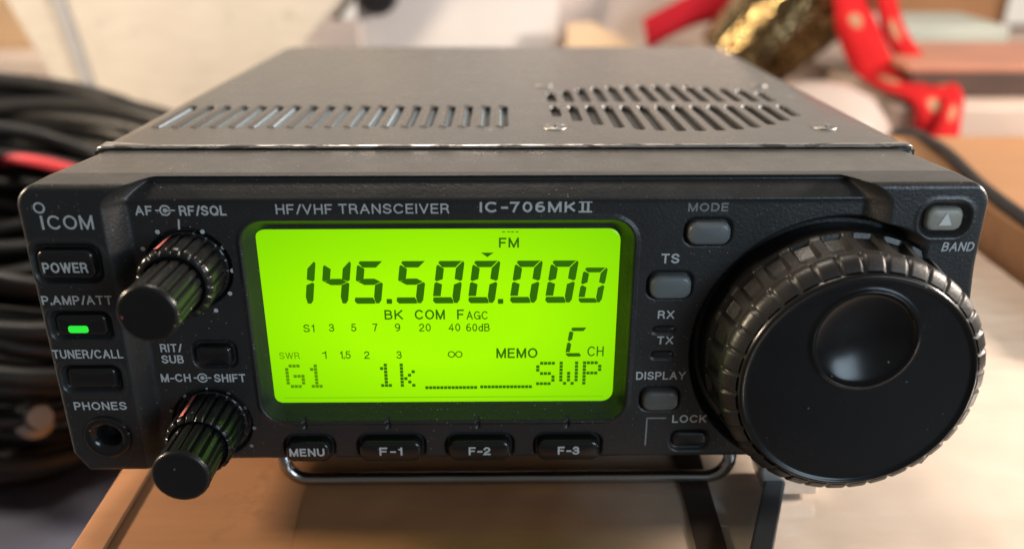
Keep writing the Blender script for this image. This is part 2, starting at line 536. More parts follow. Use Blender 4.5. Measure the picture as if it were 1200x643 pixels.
def text(g, s, cx, cz, w, h, y, mat, bold=0.012, shear=0.0):
    """flat lettering fitted to a w x h box on the plane y, facing the front"""
    st = 0.115 + bold * 3.6                    # stroke width as a share of the letter height
    gap = 0.20 + st
    x, strokes = 0.0, []
    for ch in s:
        wd, ls = GLYPH[ch]
        for l in ls:
            strokes.append([(x + q[0], q[1]) for q in l])
        x += wd + gap + (-0.10 if ch in '/-.1' else 0)
    x -= gap
    hh = h * (1 - st)                          # the centre lines leave room for half a stroke all round
    sx, sz = (w - st * h) / max(x, 1e-6) if x > 0.01 else 1.0, hh
    yy = y if callable(y) else (lambda a, b: y)
    for n, l in enumerate(strokes):
        pts = [(cx + (a - x / 2) * sx, cz + (b - 0.5) * sz) for a, b in l]
        ext = st * h / 2
        if not (abs(l[0][0] - l[-1][0]) < 1e-6 and abs(l[0][1] - l[-1][1]) < 1e-6):
            # straight ends run on by half a stroke, so that the letter reaches its full height
            for e, f in ((0, 1), (-1, -2)):
                d = Vector((pts[e][0] - pts[f][0], pts[e][1] - pts[f][1])).normalized()
                if abs(d.x) < 0.75 or abs(d.y) < 0.2:
                    k = ext * 0.98
                    pts[e] = (pts[e][0] + d.x * k, pts[e][1] + d.y * k)
        vs, fs = _strip(pts, ext)
        vs = [(a + (b - cz) * shear, b) for a, b in vs]
        g.add([(a, yy(a, b) - 0.003 * (n % 5), b) for a, b in vs], fs, mat)

def flat_poly(g, pts, y, mat):
    g.add([(x, y, z) for x, z in pts], [tuple(range(len(pts)))], mat)

def disc(g, cx, cz, r, y, mat, n=20):
    flat_poly(g, [(cx + r * math.cos(2 * PI * k / n), cz + r * math.sin(2 * PI * k / n)) for k in range(n)], y, mat)

def ring(g, cx, cz, r0, r1, y, mat, n=28, a0=0, a1=2 * PI):
    v = []
    full = abs(a1 - a0 - 2 * PI) < 1e-6
    N = n if full else n + 1
    for k in range(N):
        a = a0 + (a1 - a0) * k / n
        v += [(cx + r0 * math.cos(a), y, cz + r0 * math.sin(a)), (cx + r1 * math.cos(a), y, cz + r1 * math.sin(a))]
    f = []
    for k in range(n):
        j = (k + 1) % N
        f.append((2 * k, 2 * k + 1, 2 * j + 1, 2 * j))
    g.add(v, f, mat)

def bar(g, x0, z0, x1, z1, w, y, mat):
    d = Vector((x1 - x0, z1 - z0)).normalized() * (w / 2)
    flat_poly(g, [(x0 - d.y, z0 + d.x), (x0 + d.y, z0 - d.x), (x1 + d.y, z1 - d.x), (x1 - d.y, z1 + d.x)], y, mat)

# ================================================================== THE RADIO
radio = empty('radio_transceiver')
radio.matrix_world = M_RADIO
tag(radio, 'black radio transceiver with lit green screen standing on the taped cardboard box', 'radio')

# ---------- relief of the front panel: y as a function of (x, z), smaller y is nearer the viewer
def sstep(a, b, x):
    t = np.clip((x - a) / (b - a), 0, 1)
    return t * t * (3 - 2 * t)
def rr_sd(x, z, cx, cz, w, h, r):
    qx, qz = np.abs(x - cx) - (w / 2 - r), np.abs(z - cz) - (h / 2 - r)
    return np.hypot(np.maximum(qx, 0), np.maximum(qz, 0)) + np.minimum(np.maximum(qx, qz), 0) - r

PLATEAU = 3.5
DIAL = (61.4, -4.6)
FK = [(-39.6, -26.1, 9.2, 4.8), (-23.3, -26.0, 12.6, 4.9), (-5.7, -26.05, 12.6, 4.9), (11.9, -26.05, 12.6, 4.9)]
LEFT_WELLS = [(-77.9, 14.7, 11.7, 7.2, 2.0), (-77.8, 2.6, 10.9, 5.7, 1.6), (-77.9, -8.4, 10.8, 5.6, 1.6)]
GREY = [(36.1, 19.1, 7.6, 4.2), (29.9, 8.7, 7.5, 4.5), (29.6, -15.4, 6.9, 4.3), (36.2, -24.9, 7.0, 3.7)]
BAND = (76.7, 22.4, 8.4, 5.9, 2.4)

def relief(x, z):
    x, z = np.asarray(x, float), np.asarray(z, float)
    # left and right shoulders stand proud; a scooped channel runs along the top between them
    up = np.clip((z - 24.5) / 4.5, 0, 1) ** 2
    xl = -66.7 - np.clip((20 - z) * 0.012, 0, 1) + 4.5 * up
    xr = 63.0 - 4.0 * up
    sl = np.hypot(np.maximum(0, (xl - x) / 3.9), np.maximum(0, (x - xr) / 4.4))
    t = np.clip((z - 25.5) / 2.8, 0, 1)
    top = 2.7 * t ** 1.25 - 1.3 * np.clip((z - 28.3) / 0.8, 0, 1) ** 1.5
    edge_in = -0.18 * np.exp(-((z - 25.35) / 0.45) ** 2)
    y = (PLATEAU + top + edge_in) * (1 - sstep(0.05, 1.0, sl))
    # the funnel around the screen with a small raised lip
    sd = rr_sd(x, z, -12.55, 0.7, 70.9, 41.4, 4.2)
    y = y + 3.6 * np.clip(-sd / 2.0, 0, 1) - 0.35 * np.exp(-((sd - 0.35) / 0.38) ** 2)
    # notches under the screen, one above every soft key
    for nx in (-40.1, -23.7, -6.0, 11.7):
        y = y + 0.55 * np.exp(-((x - nx) / 0.36) ** 4) * sstep(-21.9, -21.5, z) * (1 - sstep(-20.0, -19.6, z))
    # wells of the buttons
    for (cx, cz, w, h, r) in LEFT_WELLS + [BAND]:
        y = y + 1.3 * sstep(0.45, -0.75, rr_sd(x, z, cx, cz, w, h, r)) - 0.14 * np.exp(-((rr_sd(x, z, cx, cz, w, h, r) - 0.7) / 0.4) ** 2)
    for (cx, cz, w, h) in GREY + [(-55.7, -5.2, 7.4, 4.9)]:
        y = y + 0.8 * sstep(0.75, 0.1, rr_sd(x, z, cx, cz, w, h, 1.4))
    for (cx, cz, w, h) in FK:
        y = y + 0.9 * sstep(0.75, 0.1, rr_sd(x, z, cx, cz, w, h, 1.6))
    for cz in (-0.5, -5.8):
        y = y + 0.30 * sstep(0.3, 0.0, rr_sd(x, z, 29.5, cz, 4.3, 1.5, 0.7))
    # round wells: dial, two concentric knobs, phones socket
    rd = np.hypot(x - DIAL[0], z - DIAL[1])
    y = y + (7.0 - y) * sstep(26.9, 25.2, rd) * (1 - sstep(69, 75, x))
    for (cx, cz) in ((-58.0, 12.3), (-58.1, -20.2)):
        y = y + 1.2 * sstep(7.9, 7.3, np.hypot(x - cx, z - cz))
    rj = np.hypot(x + 77.1, z + 20.9)
    y = y + 4.0 * sstep(2.6, 2.2, rj)
    return y

ZB, ZT, XH = -28.9, 29.1, 84.8
def half_width(z):
    r = 4.2
    d = np.where(z > ZT - r, r - np.sqrt(np.maximum(0, r * r - (z - (ZT - r)) ** 2)), 0)
    d = d + np.where(z < ZB + 4.2, (ZB + 4.2 - z) * 0.60, 0)
    return XH - d

NX, NZ = 760, 270
zr = np.linspace(0, 1, NZ)
zr = ZB + (ZT - ZB) * zr
zr = np.concatenate([zr, ZT - 0.2 * (1 - np.linspace(0.0, 1, 6)[1:]) ** 2])
zr = np.unique(np.round(zr, 5))
NZ = len(zr)
ZZ, UU = np.meshgrid(zr, np.linspace(-1, 1, NX), indexing='ij')
hw = half_width(ZZ) - np.where(UU > 0, 0.7 * UU * sstep(5, 15, ZZ), 0)
XX = UU * hw
YY = relief(XX, ZZ)
edge = np.minimum(np.minimum(hw - np.abs(XX), ZT - ZZ), ZZ - ZB)
RND = 1.1
YY = YY + np.where(edge < RND, RND - np.sqrt(np.maximum(0, RND ** 2 - (RND - np.minimum(edge, RND)) ** 2)), 0)
def relief_y(x, z): return float(relief(x, z))

g = Geo()
verts = np.stack([XX, YY, ZZ], -1).reshape(-1, 3).tolist()
faces = []
for i in range(NZ - 1):
    a = i * NX
    for k in range(NX - 1):
        faces.append((a + k, a + k + 1, a + NX + k + 1, a + NX + k))
# the skirt back to the body
loop = [k for k in range(NX)] + [i * NX + NX - 1 for i in range(1, NZ)] + [(NZ - 1) * NX + k for k in range(NX - 2, -1, -1)] + [i * NX for i in range(NZ - 2, 0, -1)]
base = len(verts)
for step, (yy, fx, fz) in enumerate(((8.0, 0.999, 1.0), (23.6, 0.965, 1.008))):
    for i in loop:
        verts.append((verts[i][0] * fx, yy, verts[i][2] * (fz if verts[i][2] > 0 else 1)))
L = len(loop)
skirt = []
for i in range(L):
    j = (i + 1) % L
    faces.append((loop[j], loop[i], base + i, base + j))
    skirt.append((base + j, base + i, base + L + i, base + L + j))
faces.append(tuple(base + L + i for i in range(L)))
g.add(verts, faces, 'panel')
k0 = g.slot('smooth_panel'); g.f += skirt; g.m += [k0] * len(skirt)

def on(x, z): return relief_y(x, z) - 0.05
def line_sym(cx, cz, w, mat):
    y = on(cx, cz)
    ring(g, cx, cz, 0.72, 1.02, y, mat, a0=0.35, a1=2 * PI - 0.35)
    disc(g, cx, cz, 0.42, y, mat)
    bar(g, cx - w / 2, cz, cx - 1.0, cz, 0.26, y, mat)
    bar(g, cx + 0.3, cz, cx + w / 2, cz, 0.26, y, mat)
# maker's mark: ring over the first letter
ring(g, -80.75, 25.1, 0.70, 1.02, on(-80.7, 25.1), 'ink')
bar(g, -80.75, 21.15, -80.75, 23.7, 0.42, on(-80.7, 22.5), 'ink')
text(g, 'COM', -75.9, 22.45, 7.9, 2.55, on(-76, 22.5), 'ink', 0.006)
T = [('P.AMP/ATT', -77.6, 7.75, 12.6, 1.75, 'ink', 0.010), ('TUNER/CALL', -77.7, -3.1, 12.9, 1.8, 'ink', 0.008),
     ('PHONES', -77.4, -14.1, 9.9, 1.75, 'ink', 0.012),
     ('AF', -64.5, 23.45, 3.0, 1.75, 'ink', 0.014), ('RF/SQL', -54.1, 23.4, 8.3, 1.85, 'ink', 0.012),
     ('RIT/', -63.8, -3.7, 4.0, 1.75, 'ink', 0.010), ('SUB', -63.8, -6.1, 4.2, 1.75, 'ink', 0.012),
     ('M-CH', -63.8, -10.1, 5.7, 1.75, 'ink', 0.012), ('SHIFT', -53.5, -10.2, 6.0, 1.75, 'ink', 0.012),
     ('HF/VHF', -36.2, 23.6, 10.0, 1.85, 'ink', 0.004), ('TRANSCEIVER', -20.3, 23.65, 19.6, 1.85, 'ink', 0.004),
     ('IC-706MK', 3.5, 23.9, 17.1, 2.0, 'ink', 0.018),
     ('MODE', 35.7, 23.75, 7.2, 1.6, 'ink_worn_shaded', 0.014), ('TS', 29.6, 14.0, 3.3, 1.9, 'ink', 0.012),
     ('RX', 29.6, 2.75, 3.1, 1.7, 'ink', 0.012), ('TX', 29.8, -2.6, 3.1, 1.7, 'ink', 0.012),
     ('DISPLAY', 29.5, -10.2, 9.6, 1.75, 'ink', 0.010), ('LOCK', 35.8, -19.9, 6.8, 1.75, 'ink', 0.010)]
for (s, cx, cz, w, h, mat, b) in T:
    text(g, s, cx, cz, w, h, on(cx, cz), mat, b + 0.006)
text(g, 'BAND', 80.0, 17.4, 5.7, 1.7, lambda a, b: on(a, b) - 0.05, 'ink', 0.012, 0.12)
for dx in (13.25, 14.25):
    bar(g, dx, 22.95, dx, 24.85, 0.42, on(14, 24), 'ink')
for dz in (22.98, 24.82):
    bar(g, 12.55, dz, 14.95, dz, 0.30, on(14, 24) - 0.01, 'ink')
line_sym(-60.7, 23.45, 3.5, 'ink')
line_sym(-58.7, -10.15, 3.4, 'ink')
bar(g, -58.55, 21.8, -58.75, 19.9, 0.36, on(-58.6, 21), 'ink')
bar(g, -58.55, -12.1, -58.75, -13.6, 0.34, on(-58.6, -13), 'ink')
for (x, z) in ((-62.6, 19.5), (-65.7, 16.3), (-54.6, 19.5), (-51.6, 16.2), (-50.3, 11.9), (-51.2, 7.5), (-54.2, 4.1)):
    disc(g, x, z, 0.42, on(x, z) - 0.15, 'ink')
for (x, z) in ((-62.8, -14.1), (-65.7, -17.3), (-54.5, -14.1), (-51.6, -17.4), (-50.0, -21.3), (-51.0, -25.4)):
    disc(g, x, z, 0.38, on(x, z) - 0.15, 'ink_worn_shaded')  # low dots in darker ink, the dimmer light put into their colour
bar(g, 27.4, -19.7, 31.2, -19.7, 0.30, on(29, -19.7), 'ink_worn_shaded')
bar(g, 27.4, -19.6, 27.4, -26.0, 0.30, on(27.4, -22), 'ink_worn_shaded')  # both LOCK lines are inked darker for the light falling off down here
front = g.build('front_panel', radio, angle=50)

# ---------- screen
SC = 1.028                                    # millimetres of glass per unit of the layout below
def U(x): return -13.4 + (x + 13.1) * SC
def V(z): return 0.64 + (z - 2.5) * SC
g = Geo()
YL = 6.6
rr_stack(g, -13.0, 0.5, 67.6, 36.2, 2.2, [(0.0, 7.4), (0.0, YL + 0.1), (0.25, YL)], 'lcd')
rr_stack(g, -12.75, -16.5, 63.5, 0.22, 0.1, [(0, YL + 0.1), (0, YL - 0.03)], 'lcd_edge')
YS = YL - 0.05
LT = [('FM', 0.1, 17.5, 3.6, 1.9, 'seg', .016), ('BK', -21.3, 3.4, 3.4, 1.95, 'seg', .012), ('COM', -14.6, 3.4, 5.6, 2.0, 'seg', .012),
      ('F', -8.9, 3.4, 1.3, 2.0, 'seg', .012), ('AGC', -5.8, 3.2, 4.0, 1.7, 'seg', .004),
      ('S1', -37.3, .7, 1.9, 1.6, 'seg', .006), ('3', -33, .8, 1.0, 1.6, 'seg', .006), ('5', -28.9, .8, 1.0, 1.6, 'seg', .006),
      ('7', -24.9, .8, .9, 1.6, 'seg', .006), ('9', -20.7, .8, 1.0, 1.6, 'seg', .006), ('20', -15.6, .75, 2.2, 1.6, 'seg', .006),
      ('40', -10.1, .75, 2.2, 1.6, 'seg', .006), ('60dB', -5.7, .7, 4.4, 1.6, 'seg', .006),
      ('SWR', -41.4, -5.0, 3.8, 1.4, 'seg_faint', .0), ('1', -35.0, -4.9, .65, 1.6, 'seg', .006), ('1.5', -30.9, -4.9, 2.1, 1.6, 'seg', .006),
      ('2', -26.8, -4.95, 1.0, 1.6, 'seg', .006), ('3', -20.7, -4.95, 1.0, 1.6, 'seg', .006),
      ('MEMO', 1.6, -4.7, 7.8, 2.1, 'seg', .014), ('CH', 16.5, -4.4, 3.1, 2.1, 'seg', .004)]
for (s, cx, cz, w, h, mat, b) in LT:
    text(g, s, U(cx), V(cz), w * SC, h * SC, YS, mat, b)
for dx in (-1.1, -0.2, 0.5, 1.3):
    bar(g, U(dx), V(19.55), U(dx + 0.5), V(19.55), 0.22, YS, 'seg_faint')
# infinity sign
for sx in (-1, 1):
    ring(g, U(-10.1) + sx * 0.72, V(-4.9), 0.50, 0.72, YS - 0.004 * (sx + 1), 'seg', n=24)
flat_poly(g, [(U(-4.95), V(15.6)), (U(-3.8), V(14.75)), (U(-2.65), V(15.6))], YS, 'seg')
# dot-matrix line
F57 = {'G': ['01110', '10000', '10000', '10111', '10001', '10001', '01110'], '1': ['00100', '01100', '00100', '00100', '00100', '00100', '01110'],
       'k': ['10000', '10000', '10010', '10100', '11000', '10100', '10010'], 'S': ['01111', '10000', '10000', '01110', '00001', '00001', '11110'],
       'W': ['10001', '10001', '10001', '10101', '10101', '10101', '01010'], 'P': ['11110', '10001', '10001', '11110', '10000', '10000', '10000']}
def matrix_char(ch, x, ztop, mat, p=0.735):
    for r, row in enumerate(F57[ch]):
        for c, b in enumerate(row):
            if b == '1':
                X, Z, q = U(x + c * p), V(ztop - r * p), p * 0.42 * SC
                flat_poly(g, [(X - q, Z - q), (X + q, Z - q), (X + q, Z + q), (X - q, Z + q)], YS, mat)
matrix_char('G', -42.2, -7.2, 'seg_faint'); matrix_char('1', -38.2, -7.2, 'seg_faint')
matrix_char('1', -24.9, -7.1, 'seg'); matrix_char('k', -20.4, -7.1, 'seg')
for i, ch in enumerate('SWP'): matrix_char(ch, 5.6 + i * 4.45, -6.9 + i * 0.03, 'seg')
for x0, zz in ((-15.7, -12.05), (-5.15, -11.95)):
    for c in range(14):
        X, Z, q = U(x0 + c * 0.72), V(zz), 0.31 * SC
        flat_poly(g, [(X - q, Z - q), (X + q, Z - q), (X + q, Z + q), (X - q, Z + q)], YS, 'seg')
for (x, z) in ((-21.95, 6.1), (-1.45, 6.0)):
    rr_stack(g, U(x), V(z), 1.05, 1.0, 0.2, [(0, YL), (0, YS)], 'seg')
screen = g.build('display', radio, smooth=False)
tag(screen, 'glowing yellow-green screen reading a frequency in slanted segment digits')

SEG = {'0': 'abcdef', '1': 'bc', '4': 'fgbc', '5': 'afgcd', 'C': 'afed'}
def digit(ch, xc, zb, w, h, t, ht, slant=0.14):
    """seven-segment figure on the screen, xc centre, zb foot"""
    g = Geo()
    m, e = h * 0.52, 0.14
    P = {'a': [(e + .35, h), (w - .5, h), (w - t - .12, h - ht), (t * .75, h - ht), (e + .1, h - .35)],
         'd': [(e + .1, .35), (e + .5, 0), (w - t * .75, 0), (w - t - .1 + .3, ht * .55), (w - t - .2, ht), (e, ht), (e - .05, .6)],
         'b': [(w - .3, h), (w, h - .4), (w, m + .35), (w - .3, m + .1), (w - t, m + .5), (w - t, h - ht - .15)],
         'c': [(w - .35, m - .1), (w, m - .35), (w, .7), (w - .35, .05), (w - t * .7, .1), (w - t, ht + .15), (w - t, m - .6)],
         'f': [(0, h - .95), (.25, h - .75), (t, h - ht - .25), (t, m + .45), (.35, m + .05), (0, m + .3)],
         'e': [(0, ht + .2), (t, ht + .2), (t, m - .55), (.3, m - .1), (0, m - .35)],
         'g': [(.45, m), (t + .2, m + ht * .5), (w - t - .2, m + ht * .5), (w - .45, m), (w - t - .2, m - ht * .5), (t + .2, m - ht * .5)]}
    for s in SEG[ch]:
        pts = [(U(xc) + (x - w / 2 + (z - h / 2) * slant) * SC, V(zb) + z * SC) for x, z in P[s]]
        c = sum(p[0] for p in pts) / len(pts), sum(p[1] for p in pts) / len(pts)
        # order the corners around the centre so that every face is clean
        pts.sort(key=lambda q: math.atan2(q[1] - c[1], q[0] - c[0]))
        flat_poly(g, pts, YS - 0.01, 'seg')
    return g.build('digit', screen, smooth=False)
for ch, xc in (('1', -37.9), ('4', -31.5), ('5', -25.4), ('5', -17.7), ('0', -11.0), ('0', -4.5), ('0', 3.2), ('0', 9.7)):
    digit(ch, xc, 5.65, 5.0, 8.4, 1.42, 1.25)
digit('0', 15.45, 5.65, 4.4, 7.0, 1.15, 0.95)
digit('C', 12.9, -5.5, 3.6, 6.1, .82, .75)

# ---------- push buttons
def button(cx, cz, w, h, r, y0, y1, mat, word=None, size=None, bold=0.014, at=(0, 0), ink='ink', label=None, name='push_button', dome=0.1, slope=0.0):
    g = Geo()
    rr_stack(g, cx, cz, w, h, r, [(0, y0), (0, y1 + 0.75), (0.10, y1 + 0.38), (0.34, y1 + 0.12), (0.75, y1)], mat, dome=dome, n=8)
    if word:
        text(g, word, cx + at[0], cz + at[1], size[0], size[1], y1 - dome - 0.04, ink, bold)
    o = g.build(name, radio, angle=60)
    if label: o['label'] = label
    return o
button(-78.0, 14.75, 10.0, 5.5, 1.5, 2, -0.5, 'button', 'POWER', (7.9, 1.95), 0.016, (-0.15, -0.5), label='black button lettered POWER')
pb = button(-77.8, 2.65, 9.3, 4.4, 1.1, 2, 0.0, 'button', label='black button with a lit green lamp')
g = Geo()
rr_stack(g, -78.4, 2.0, 3.6, 1.4, 0.5, [(0, 0.1), (0, -0.18), (.2, -0.24)], 'led_green')
g.build('indicator_lamp', pb)
button(-77.9, -8.3, 9.2, 4.3, 1.1, 2, 0.0, 'button')
button(-55.7, -5.2, 6.7, 4.2, 1.2, 5.2, 2.6, 'button')
for i, ((cx, cz, w, h), s) in enumerate(zip(FK, ('MENU', 'F-1', 'F-2', 'F-3'))):
    button(cx, cz, w - 0.4, h - 0.3, 1.7, 5.2, 1.6, 'button', s, ((6.9, 1.8) if i == 0 else (4.3, 1.85)), 0.024,
           (-0.1 if i == 0 else 0, 0.3), label='black soft key lettered ' + s, dome=0.12)
button(*GREY[0], 1.7, 5, 2.0, 'grey_button')
button(*GREY[1], 1.7, 5, 2.0, 'grey_button')
button(*GREY[2], 1.6, 5, 2.3, 'dim_button')
button(*GREY[3], 1.4, 5, 3.6, 'led_off')
bb = button(76.8, 22.35, 6.5, 4.3, 1.5, 2, 0.1, 'pale_button', dome=0.05)
bb['label'] = 'pale grey button with a white triangle'
g = Geo()
flat_poly(g, [(75.75, 21.35), (78.05, 21.35), (76.9, 23.75)], -0.02, 'white')
tri = g.build('triangle_mark', bb, smooth=False)
for cz, nm in ((-0.5, 'RX'), (-5.8, 'TX')):
    g = Geo()
    rr_stack(g, 29.5, cz, 3.9, 1.2, 0.5, [(0, 4.2), (0, 3.55), (.2, 3.4)], 'led_off')
    o = g.build('indicator_lamp', radio)
    o['label'] = 'small unlit lamp under the letters ' + nm

# ---------- phones socket
g = Geo()
lathe(g, -77.1, -20.9, [(4.6, 1.5), (4.6, -0.1), (4.4, -0.55), (3.9, -0.75), (3.2, -0.62), (2.5, -0.1), (2.05, 0.5), (1.9, 1.5)], 'button', cap=False)
lathe(g, -77.1, -20.9, [(1.9, 1.5), (1.85, 3.5)], 'hole')
g.build('headphone_socket', radio)

# ---------- two concentric fluted knobs
def knob(cx, cz, r1, r2, ymid, yend, ang):
    N1, N2 = 20, 16
    def fl(N, amp, lo, hi):
        def f(t, i, r):
            if lo <= i <= hi:
                u = abs(math.sin(N * t / 2))
                return r - amp * (1 - min(1, u * 1.9)) ** 0.8 if False else r - amp * max(0, 1 - u * 1.55)
            return r
        return f
    g = Geo()
    lathe(g, cx, cz, [(r1 + .25, 5.2), (r1 + .25, 3.6), (r1, 3.4), (r1 - .05, ymid + 1.6), (r1 - .12, ymid + 0.75), (r1 - 0.45, ymid + 0.28), (r1 - 0.95, ymid + 0.05), (r2 + 0.55, ymid + .02), (r2 + 0.35, ymid + 0.5), (r2 - .3, ymid + 0.8)],
          'knob', n=240, mod=fl(N1, 0.62, 2, 5))
    outer = g.build('outer_knob', radio, angle=48)
    g = Geo()
    for y0, y1 in ((3.2, ymid + 0.9),):
        ca, sa = math.cos(ang), math.sin(ang)
        rr = r1 + 0.14
        tw = 0.42
        vs = []
        for (yy, ss) in ((y0, -1), (y0, 1), (y1, 1), (y1, -1)):
            vs.append((cx + rr * ca - ss * tw * sa, yy, cz + rr * sa + ss * tw * ca))
        g.add(vs, [(0, 1, 2, 3)], 'pink')
    g.build('pointer_mark', outer, smooth=False)
    g = Geo()
    lathe(g, cx, cz, [(r2 - .1, ymid + 1.2), (r2 - .1, ymid), (r2, yend + 1.9), (r2, yend + 1.1), (r2 + 0.08, yend + 0.75), (r2 - 0.05, yend + 0.3), (r2 - 0.35, yend + .05), (r2 - 0.7, yend), (r2 * .5, yend - .02)],
          'knob', n=240, mod=fl(N2, 0.60, 0, 3))
    return g.build('inner_knob', radio, angle=48)
kn = knob(-58.0, 12.3, 6.85, 4.95, -4.6, -16.4, math.radians(110))
g = Geo()
a = math.radians(186)
r2 = 4.95
vs = [(-58 + q * math.cos(b), -16.45 if q < 4.6 else -16.2, 12.3 + q * math.sin(b)) for q, b in ((4.0, a - .06), (4.0, a + .06), (4.75, a + .07), (4.75, a - .07))]
g.add(vs, [(0, 1, 2, 3)], 'pink')
g.build('pointer_mark', kn, smooth=False)
knob(-58.1, -20.0, 6.5, 5.1, -5.2, -14.6, math.radians(113))

# ---------- large tuning dial
dial = empty('tuning_dial'); dial.parent = radio
g = Geo()
N, N_NOTCH = 27, 36
ys = list(np.linspace(6.5, 0.6, 4)) + list(np.linspace(0.3, -6.4, 22)) + list(np.linspace(-6.7, -9.9, 12))
def grip_r(t, i, r):
    y = ys[i]
    ph = (t * N / (2 * PI)) % 1.0
    d = abs(ph - 0.5) * 2                      # 0 in the middle of a scoop, 1 on a ridge
    if -5.7 < y < 0.4:
        w = 0.70 if y > -4.4 else 0.70 * math.sqrt(max(0, 1 - ((-4.4 - y) / 1.3) ** 2))
        if w > 0.05 and d < w:
            return r - 1.25 * min(1, (w - d) / 0.20) * (0.55 + 0.45 * min(1, (0.4 - y) / 3))
    if y < -6.6:
        ph2 = (t * N_NOTCH / (2 * PI)) % 1.0
        d2 = abs(ph2 - 0.5) * 2
        if d2 < 0.30:
            return r - 0.55 * (1 - d2 / 0.30)
    return r
prof = []
for y in ys:
    if y > 0.5: r = 24.4
    elif y > -6.5: r = 24.2 - 0.75 * (0.3 - y) / 6.7
    else:
        t = (-6.6 - y) / 3.3
        r = 23.5 + 0.25 * math.sin(PI * min(1, max(0, t)) ) - 2.1 * max(0, t) ** 2.4
    prof.append((r, y))
lathe(g, *DIAL, prof, 'grip', n=27 * 36, mod=grip_r, cap=False)
g.build('rubber_grip', dial, angle=40)
# face with a shallow dish for the finger tip
g = Geo()
NR, NT = 150, 240
R_F = 21.5
vv, ff = [], []
DX, DZ, DR = -0.1, 8.7, 9.0
for i in range(NR + 1):
    r = R_F * (i / NR)
    for k in range(NT):
        t = 2 * PI * k / NT
        x, z = r * math.cos(t), r * math.sin(t)
        y = -10.05 - 0.35 * (1 - (r / R_F) ** 2)
        y -= 0.45 * math.exp(-((r - 20.5) / 0.5) ** 2)
        if r > 20.9: y += 1.5 * ((r - 20.9) / 0.6) ** 1.5
        dd = math.hypot(x - DX, z - DZ)
        y -= 0.42 * math.exp(-((dd - DR) / 0.42) ** 2)
        if dd < DR: y += 2.5 * (1 - (dd / DR) ** 2) ** 0.9
        vv.append((DIAL[0] + x, y, DIAL[1] + z))
for i in range(NR):
    for k in range(NT):
        j = (k + 1) % NT
        ff.append((i * NT + k, i * NT + j, (i + 1) * NT + j, (i + 1) * NT + k))
g.add(vv, ff, 'dial_face')
g.build('dial_face', dial, angle=80)

# ---------- lid with louvres, screws and worn front edge
LOUVRES = [(-74.85 + i * (74.15 / 18.0)) for i in range(19)]
def grille_rows():
    out = []
    for i in range(14):
        x = 11.7 + i * (55.0 / 13)
        u = (i - 6.5) / 6.5
        lo = 36.6 + 15.5 * abs(u) ** 2.4
        out.append((x, lo, 64.5))
        hi = 94.0 - 11.5 * abs(u) ** 2.4
        out.append((x, 70.0, hi))
    return out
GR = grille_rows()
SCREWS = [(10.4, 40.4), (68.5, 39.9), (69.6, 94.3), (10.6, 94.8)]
LZ = 30.2
xs = np.unique(np.concatenate([np.linspace(-81.4, 81.4, 30), np.arange(-77.5, 2.5, 0.24), np.arange(9.5, 69.5, 0.24)]))
yy_ = np.unique(np.concatenate([np.linspace(24.4, 186, 26), np.arange(35.5, 66.8, 0.45), np.arange(66.8, 97, 0.45)]))
LX, LY = np.meshgrid(xs, yy_, indexing='ij')
LH = np.full_like(LX, LZ)
fin_mask = np.zeros_like(LX); dark_mask = np.zeros_like(LX)
for x in LOUVRES:
    sd = rr_sd(LX, LY, x, 52.6, 1.75, 23.0, 0.85)
    d = sstep(0.25, -0.35, sd)
    LH -= (1.35 + 1.35 * (LX - x)) * d
    LH += 0.35 * np.exp(-((sd - 0.5) / 0.35) ** 2) * (LX < x)
    fin_mask = np.maximum(fin_mask, (sd < -0.12).astype(float))
for (x, a, b) in GR:
    sd = rr_sd(LX, LY, x, (a + b) / 2, 2.0, b - a, 0.9)
    LH -= 2.2 * sstep(0.25, -0.3, sd)
    dark_mask = np.maximum(dark_mask, (sd < -0.2).astype(float))
e = np.minimum(np.minimum(81.4 - np.abs(LX), 186 - LY), 9)
LH -= np.where(e < 1.2, 1.2 - np.sqrt(np.maximum(0, 1.44 - (1.2 - np.minimum(e, 1.2)) ** 2)), 0)
g = Geo()
nx, ny = len(xs), len(yy_)
vl = np.stack([LX, LY, LH], -1).reshape(-1, 3).tolist()
fl_, fd, fm = [], [], []
for i in range(nx - 1):
    for k in range(ny - 1):
        f = (i * ny + k, (i + 1) * ny + k, (i + 1) * ny + k + 1, i * ny + k + 1)
        if fin_mask[i, k] + fin_mask[i + 1, k] + fin_mask[i, k + 1] > 2.5: fm.append(f)
        elif dark_mask[i, k] + dark_mask[i + 1, k] + dark_mask[i, k + 1] > 2.5: fd.append(f)
        else: fl_.append(f)
g.add(vl, fl_, 'lid')
k0 = g.slot('fin'); g.f += fm; g.m += [k0] * len(fm)
k0 = g.slot('hole'); g.f += fd; g.m += [k0] * len(fd)
# folded rim all round
rim = [i * ny for i in range(nx)] + [(nx - 1) * ny + k for k in range(1, ny)] + [i * ny + ny - 1 for i in range(nx - 2, -1, -1)] + [k for k in range(ny - 2, 0, -1)]
b0 = len(g.v)
for i in rim:
    x, y, z = g.v[i]
    g.v.append((x, y, -24 if (abs(x) > 81 or y > 185) else 29.0))
Lr = len(rim)
k0 = g.slot('lid')
for i in range(Lr):
    j = (i + 1) % Lr
    g.f.append((rim[j], rim[i], b0 + i, b0 + j)); g.m.append(k0)
lid = g.build('lid', radio, angle=40)
